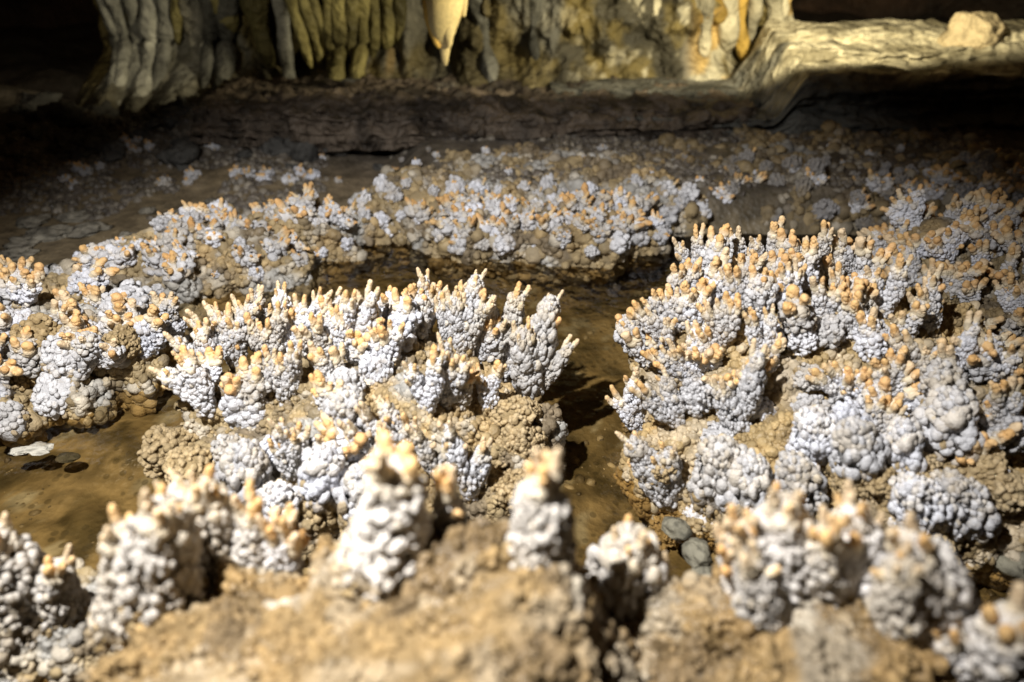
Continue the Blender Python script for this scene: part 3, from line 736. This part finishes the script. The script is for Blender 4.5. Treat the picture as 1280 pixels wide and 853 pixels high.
RM = Mound('coral_mound', (0.71, 1.19), (0.46, 0.40), 0.24, 'broad tall coral mound on the right, bushy with white branches and orange tips', tilt=(0.0, 0.55), ea=0.48, seed=5, amp=(0.045, 0.018), palette='gold')
for a in [(860, 277, 862, 342, 34), (898, 285, 895, 347, 34), (932, 288, 930, 352, 38), (958, 273, 958, 342, 42), (982, 285, 980, 347, 32), (853, 321, 855, 387, 38), (871, 318, 870, 377, 30), (894, 313, 895, 382, 30),
          (918, 321, 920, 387, 42), (869, 350, 868, 412, 38), (823, 357, 845, 412, 46), (809, 375, 835, 432, 42), (778, 381, 800, 437, 36), (796, 410, 812, 455, 34), (897, 370, 905, 432, 46), (947, 375, 955, 447, 42),
          (878, 398, 885, 452, 42), (842, 408, 870, 472, 46), (824, 433, 855, 477, 42), (915, 418, 922, 535, 58), (938, 446, 940, 490, 28), (762, 466, 800, 532, 48), (798, 460, 850, 532, 52), (787, 523, 840, 625, 62),
          (972, 310, 970, 372, 32), (985, 328, 985, 392, 42), (994, 354, 995, 412, 36), (1018, 273, 1018, 347, 38), (1045, 300, 1045, 352, 32), (1068, 276, 1070, 347, 42), (1093, 298, 1085, 352, 34), (1115, 311, 1103, 392, 52),
          (1031, 340, 1030, 402, 34), (1060, 330, 1058, 402, 42), (1066, 366, 1065, 422, 32), (1166, 338, 1160, 412, 46), (1094, 393, 1090, 442, 38), (1133, 383, 1130, 424, 34), (1140, 406, 1145, 472, 50), (1200, 398, 1190, 472, 56),
          (1105, 443, 1118, 492, 38), (1035, 455, 1055, 502, 42), (1060, 445, 1066, 502, 42), (1098, 466, 1100, 522, 38), (1113, 498, 1098, 542, 42), (1258, 406, 1248, 482, 52), (1216, 418, 1212, 470, 36), (1250, 480, 1245, 535, 50), (1080, 330, 1078, 385, 36), (1006, 300, 1006, 360, 36), (945, 330, 945, 392, 36)]:
    RM.grow(*a)
for a in [(893, 548, 40), (998, 424, 38), (1002, 470, 34), (1180, 462, 46), (1187, 515, 62), (1010, 520, 48), (1070, 540, 58), (1128, 545, 30), (1255, 545, 52), (1000, 592, 48), (935, 582, 42), (1045, 572, 40), (1225, 560, 44), (960, 420, 40), (1030, 420, 44), (870, 500, 44), (1140, 500, 44)]: RM.knob(*a)
for a in [(868, 650, 52), (905, 660, 44), (1100, 605, 46), (1150, 590, 50), (1205, 600, 60), (1250, 610, 60), (840, 650, 50), (1150, 630, 60), (1070, 610, 50), (880, 690, 60), (930, 700, 60)]: RM.knob(*a, kind='t')

for a in [(893, 540, 893, 620, 46), (935, 575, 935, 650, 48), (1000, 575, 1002, 660, 58), (1070, 520, 1072, 590, 56), (1128, 530, 1130, 600, 36), (1010, 505, 1012, 570, 50), (1187, 495, 1187, 570, 62),
          (1180, 450, 1180, 510, 46), (868, 628, 868, 710, 56), (840, 600, 845, 690, 50), (1150, 590, 1150, 655, 50), (1205, 590, 1205, 660, 60)]:
    RM.grow(*a, kind='s')
for a in [(430, 480, 432, 545, 50), (300, 560, 302, 640, 50), (400, 560, 402, 630, 50), (450, 585, 452, 650, 50), (340, 600, 342, 660, 46)]: LM.grow(*a, kind='s')
RM.scatter(14, VAR_N, (0.07, 0.115), upw=0.9, mind=0.06, cond=lambda W, N: ALL(W, N) * (W[:, 2] > 0.13), asp=(0.5, 0.8))
RM.scatter(8, VAR_LUMP, (0.05, 0.085), upw=0.3, mind=0.08, cond=lambda W, N: (N[:, 1] < 0.1) * (W[:, 2] > 0.03) * (W[:, 2] < 0.16), name='coral_knob', asp=(0.7, 1.0))
RM.scatter(4, VAR_TLUMP, (0.06, 0.10), upw=0.2, mind=0.08, cond=lambda W, N: (N[:, 1] < 0.1) * (W[:, 2] > 0.0) * (W[:, 2] < 0.12), name='coral_knob', asp=(0.7, 1.0))
LM.scatter(8, VAR_N, (0.07, 0.11), upw=0.9, mind=0.06, cond=lambda W, N: ALL(W, N) * (W[:, 2] > 0.13), asp=(0.5, 0.8))
LM.scatter(5, VAR_TLUMP, (0.05, 0.09), upw=0.2, mind=0.08, cond=lambda W, N: (N[:, 1] < 0.1) * (W[:, 2] > 0.0) * (W[:, 2] < 0.12), name='coral_knob', asp=(0.7, 1.0))
BR = Mound('coral_mound', (1.45, 1.78), (0.36, 0.30), 0.2, 'dim blue grey coral mound in shade behind the broad right mound', seed=8, palette='dark', dens=1.0)
BR.scatter(60, VAR_N, (0.09, 0.15), upw=1.2, mind=0.055, cond=ALL)

FL = Mound('coral_mound', (-1.33, 1.46), (0.42, 0.29), 0.13, 'coral mound across the left pool, its fingers leaning right over dark gaps', seed=12, palette='tan', amp=(0.05, 0.03), nod=(0.006, 0.011), dens=1.1, tilt=(-.1, .2))
FL.scatter(58, VAR_N, (0.10, 0.165), upw=0.8, mind=0.06, cond=lambda W, N: ALL(W, N) * (W[:, 2] > 0.07), bias=(0.4, -0.1, 0), asp=(0.38, 0.6))
FL.scatter(30, VAR_LUMP + VAR_TLUMP, (0.06, 0.10), upw=0.4, mind=0.07, cond=lambda W, N: (N[:, 1] < 0.3) * (W[:, 2] > 0.015) * (W[:, 2] < 0.12), name='coral_knob', asp=(1.0, 1.4))

DR = Mound('rimstone_bank', (-1.02, 2.02), (0.66, 0.20), 0.12, 'long diagonal rim of white knobs between mud flat and the near mounds', 'rimstone bank', rot=0.56, seed=15, palette='tan', nod=(0.007, 0.014), dens=1.0, amp=(0.045, 0.03), tpl=DOME_LO, tilt=(0.15, 0))
DR.scatter(60, VAR_PLAIN * 2 + VAR_FEW * 2 + VAR_CLUMP, (0.03, 0.085), upw=0.5, mind=0.085, cond=lambda W, N: (W[:, 2] > 0.03) * (N[:, 1] < 0.6), name='coral_knob', asp=(0.9, 1.4), sink=0.25)
DR.scatter(34, VAR_FAR, (0.06, 0.10), upw=0.8, mind=0.06, cond=lambda W, N: (W[:, 2] > 0.085) * (W[:, 0] > -1.25), asp=(0.8, 1.2), bias=(0.2, -0.2, 0), sink=0.2)

KR = Mound('rimstone_bank', (0.06, 2.54), (0.68, 0.48), 0.135, 'straight rim of white knobs with orange tips along far edge of the pool', 'rimstone bank', seed=18, palette='tan', ea=0.3, eb=0.45, nod=(0.008, 0.016), dens=1.0, amp=(0.025, 0.025), tpl=DOME_LO)
KR.scatter(64, VAR_PLAIN * 3 + VAR_FEW, (0.03, 0.085), upw=0.3, mind=0.07, cond=lambda W, N: (W[:, 2] > 0.05) * (W[:, 1] < 2.45) * (N[:, 1] < 0.3), name='coral_knob', asp=(0.9, 1.3), sink=0.25)
KR.scatter(42, VAR_FAR, (0.06, 0.11), upw=1.2, mind=0.06, cond=lambda W, N: (W[:, 2] > 0.09) * (W[:, 1] < 2.28) * (N[:, 1] < 0.4), asp=(0.7, 1.1), sink=0.2, bias=(0, -0.2, 0))

RB = Mound('rimstone_bank', (1.42, 2.82), (0.88, 0.50), 0.12, 'shaded rim with drooping grey lobes at the far right of the pool', 'rimstone bank', seed=21, palette='dark', ea=0.3, eb=0.45, nod=(0.012, 0.022), dens=0.9, amp=(0.06, 0.04), tpl=DOME_LO)
RB.scatter(60, VAR_GREY, (0.05, 0.12), upw=0.5, mind=0.09, cond=lambda W, N: (W[:, 2] > 0.03) * (W[:, 1] < 2.7) * (N[:, 1] < 0.3), name='coral_knob', asp=(0.6, 1.0), sink=0.3)
RB.scatter(16, VAR_FAR, (0.07, 0.11), upw=1.2, mind=0.06, cond=lambda W, N: (W[:, 2] > 0.09) * (W[:, 1] < 2.55), asp=(0.7, 1.1), sink=0.2)

# ------------------------------------------------------------------ foreground
FG = Mound('coral_mound', (-0.22, 0.42), (0.40, 0.27), 0.315, 'blurred sandy coral mound close to the camera with a few white stalks', seed=25, palette='sand', nod=(0.0032, 0.0075), dens=1.0, amp=(0.03, 0.010), ea=0.5, z0=0.05, tilt=(0.40, 0.08))
for a in [(150, 632, 122, 770, 58), (185, 586, 218, 690, 52), (210, 592, 232, 690, 40), (246, 565, 262, 690, 56), (302, 622, 312, 695, 48), (360, 643, 352, 702, 48), (500, 552, 480, 700, 98), (566, 600, 560, 660, 40), (695, 572, 672, 700, 82)]:
    FG.grow(*a, kind='b')

FR = Mound('coral_mound', (0.34, 0.50), (0.27, 0.17), 0.28, 'blurred coral mound close to the camera carrying a row of thick white stalks', seed=29, palette='sand', nod=(0.0032, 0.0075), dens=1.0, amp=(0.03, 0.02), z0=0.05)
FR.grow(770, 612, 777, 790, 62, kind='b', by_=0.62); FR.grow(822, 676, 819, 815, 66, kind='b', by_=0.60); FR.grow(868, 742, 866, 800, 62, kind='s', by_=0.58)
for a in [(960, 588, 972, 725, 72), (912, 636, 945, 725, 50), (950, 684, 952, 760, 60), (1016, 628, 1030, 735, 58), (1066, 602, 1070, 725, 66), (1152, 636, 1172, 780, 72), (1112, 680, 1122, 775, 46)]:
    FR.grow(*a, kind='b')


SL = Mound('coral_mound', (-0.74, 0.70), (0.12, 0.10), 0.09, 'small coral mound cut off by the lower left frame edge, with two stalks', seed=33, palette='tan', amp=(0.02, 0.015))
for a in [(72, 672, 76, 760, 52), (6, 636, 12, 770, 80)]: SL.grow(*a, kind='b')
SR = Mound('coral_mound', (0.62, 0.46), (0.16, 0.14), 0.26, 'dim coral mound cut off by the lower right frame corner', seed=36, palette='sand', amp=(0.02, 0.015))
for a in [(1252, 722, 1250, 840, 90), (1200, 780, 1195, 850, 60)]: SR.grow(*a, kind='b')

# ------------------------------------------------------------------ loose things
RAFT = [rock_mesh(40 + i, np.array([0.30, 0.27, 0.21]), M_ROCK, 'calcite_raft', squash=0.25, rough=0.45) for i in range(4)]
k = 0
for (px, py, w) in [(330, 280, 20), (280, 270, 34), (250, 310, 28), (240, 282, 26), (205, 320, 26), (160, 300, 36), (185, 262, 24), (110, 285, 46), (60, 290, 60), (30, 300, 40), (20, 315, 40), (130, 330, 40), (300, 300, 24), (265, 250, 20), (90, 268, 40), (225, 262, 20), (40, 275, 44)]:
    p = at_z(px, py, 0.02); p[2] = float(floor_z(np.array([p[0]]), np.array([p[1]]))[0]) + 0.006
    o = link('calcite_raft', RAFT[k % 4]); k += 1
    s = w / FPX * 2.4 / 2
    o.location = p; o.scale = (s, s * 1.1, s * 0.9); o.rotation_euler = (0, 0, random.uniform(0, 6.28))
    tag(o, 'thin pale calcite raft lying on the wet mud flat', 'calcite raft', 'pale calcite rafts on the mud flat')
p = at_z(40, 562, 0.005); o = link('calcite_raft', rock_mesh(44, np.array([0.6, 0.58, 0.5]), M_CORAL, 'calcite_raft', squash=0.25, rough=0.5)); o.location = p; o.scale = (0.035, 0.025, 0.02)
tag(o, 'single white calcite flake floating on the pool below the left mound', 'calcite raft')
PEB = [rock_mesh(50 + i, np.array([0.10, 0.095, 0.075]), M_ROCK, 'pebble', squash=0.6, rough=0.2) for i in range(4)]
p = at_z(84, 572, -0.02); o = link('pebble', PEB[0]); o.location = p; o.scale = (0.028, 0.02, 0.012)
tag(o, 'flat black pebble alone in the left pool beside the floating flake', 'pebble')
PEB2 = [rock_mesh(60 + i, np.array([0.24, 0.22, 0.16]), M_ROCK, 'pool_stone', squash=0.7, rough=0.25) for i in range(4)]
for (px, py, w, z, lab) in [(880, 720, 50, 0.0, 'grey rounded stone half sunk in the channel below the broad mound'), (915, 740, 44, -0.01, 'second grey stone wedged in the channel behind the white stalk'), (945, 755, 60, 0.0, 'egg shaped greenish stone in the dark gap behind the foreground stalks'),
                         (870, 690, 44, 0.03, 'small grey stone tucked under the edge of the broad mound'), (845, 660, 36, 0.03, 'smallest grey stone at the channel bend'), (1265, 700, 60, 0.0, 'round dark stone by the right frame edge in shade')]:
    p = at_z(px, py, z); d = (p - CAM) @ FWD; s = w / FPX * d / 2
    o = link('pool_stone', PEB2[k % 4]); k += 1; o.location = p; o.scale = (s, s * 0.9, s * 0.9); o.rotation_euler = (0, 0, random.uniform(0, 6))
    tag(o, lab, 'stone')

# little clumps on the terrace and rubble of the dark slope
for i in range(60):
    x = random.uniform(-0.55, 1.9); y = random.uniform(2.55, 3.0)
    z = float(floor_z(np.array([x]), np.array([y]))[0]); z = max(z, 0.135)
    L = random.uniform(0.016, 0.042)
    o = put_branch(None, random.choice(VAR_FEW + VAR_TLUMP + VAR_GREY), (x, y, z), (random.uniform(-.2, .2), -0.2, 1), L, L * random.uniform(0.9, 1.3), name='coral_clump', rjit=3)
    tag(o, 'tiny coral clump dotted on the flat terrace behind the rims', 'coral clump', 'tiny coral clumps on the terrace')
spots_ = [(random.uniform(-1.9, -0.55), random.uniform(2.72, 3.3)) for _ in range(11)]
for i in range(44):
    sx_, sy_ = spots_[i % 11]
    x = sx_ + random.gauss(0, 0.055); y = sy_ + random.gauss(0, 0.035)
    z = float(floor_z(np.array([x]), np.array([y]))[0])
    L = random.uniform(0.025, 0.06)
    o = put_branch(None, random.choice(VAR_CLUMP + VAR_FEW), (x, y, z - 0.01), (random.uniform(-.2, .2), -0.2, 1), L, L * random.uniform(0.9, 1.4), name='coral_clump', rjit=3)
    tag(o, 'dim coral clump scattered at the dark back of the mud flat', 'coral clump', 'dim coral clumps behind the mud flat')
RUB = [rock_mesh(80 + i, np.array([0.09, 0.085, 0.075]), M_ROCK, 'rubble_rock', squash=0.6, rough=0.5) for i in range(5)]
for i in range(70):
    x = random.uniform(-2.6, -0.6); y = random.uniform(3.0, 3.9)
    z = float(floor_z(np.array([x]), np.array([y]))[0])
    s = random.uniform(0.03, 0.10)
    o = link('rubble_rock', RUB[i % 5]); o.location = (x, y, z + s * 0.2); o.scale = (s, s, s); o.rotation_euler = (random.uniform(-.3, .3), random.uniform(-.3, .3), random.uniform(0, 6.28))
    tag(o, 'dark grey rubble rock on the slope below the ribbed wall', 'rock', 'rubble on the dark slope')

# ================================================================== light, camera, world
def spot(name, loc, aim, energy, color, half, blend, radius):
    l = bpy.data.lights.new(name, 'SPOT'); l.energy = energy; l.color = color
    l.spot_size = math.radians(half * 2); l.spot_blend = blend; l.shadow_soft_size = radius
    o = link(name, l); o.location = loc
    o.rotation_mode = 'QUATERNION'; o.rotation_quaternion = (Vector(aim) - Vector(loc)).to_track_quat('-Z', 'Y')
    return o
spot('hand_torch', (-0.5, 0.25, 1.7), (-0.32, 1.09, 0.2), 305, (1.0, 0.99, 0.985), 44, 0.6, 0.018)
def lamp_aim(loc, az, el):
    a, e = math.radians(az), math.radians(el)
    return (loc[0] + math.sin(a) * math.cos(e), loc[1] + math.cos(a) * math.cos(e), loc[2] + math.sin(e))
LA, LB = (1.25, 2.45, 1.0), (-1.4, 2.4, 1.0)
spot('cave_light', LA, lamp_aim(LA, -6, 53), 200, (1.0, 0.89, 0.60), 88, 0.06, 0.05)
spot('cave_light', LB, lamp_aim(LB, -30, 52), 18, (1.0, 0.92, 0.72), 82, 0.10, 0.05)  # second spot, unseen, added to light the left ribs

w = bpy.data.worlds.new('World'); scene.world = w; w.use_nodes = True
w.node_tree.nodes['Background'].inputs['Color'].default_value = (0.5, 0.55, 0.7, 1)
w.node_tree.nodes['Background'].inputs['Strength'].default_value = 0.010

cam = bpy.data.cameras.new('camera'); co = link('camera', cam)
co.location = CAM; co.rotation_euler = (PI / 2 - PITCH, 0, 0)
cam.sensor_width = 36; cam.lens = 36 * FPX / 1280; cam.clip_start = 0.02; cam.clip_end = 100
cam.dof.use_dof = True; cam.dof.focus_distance = 1.62; cam.dof.aperture_fstop = 1.5
scene.camera = co
scene.view_settings.view_transform = 'Standard'; scene.view_settings.look = 'None'
scene.view_settings.exposure = 0; scene.view_settings.gamma = 1
scene.render.engine = 'CYCLES'
scene.cycles.use_denoising = True
scene.cycles.max_bounces = 6
scene.cycles.transparent_max_bounces = 8
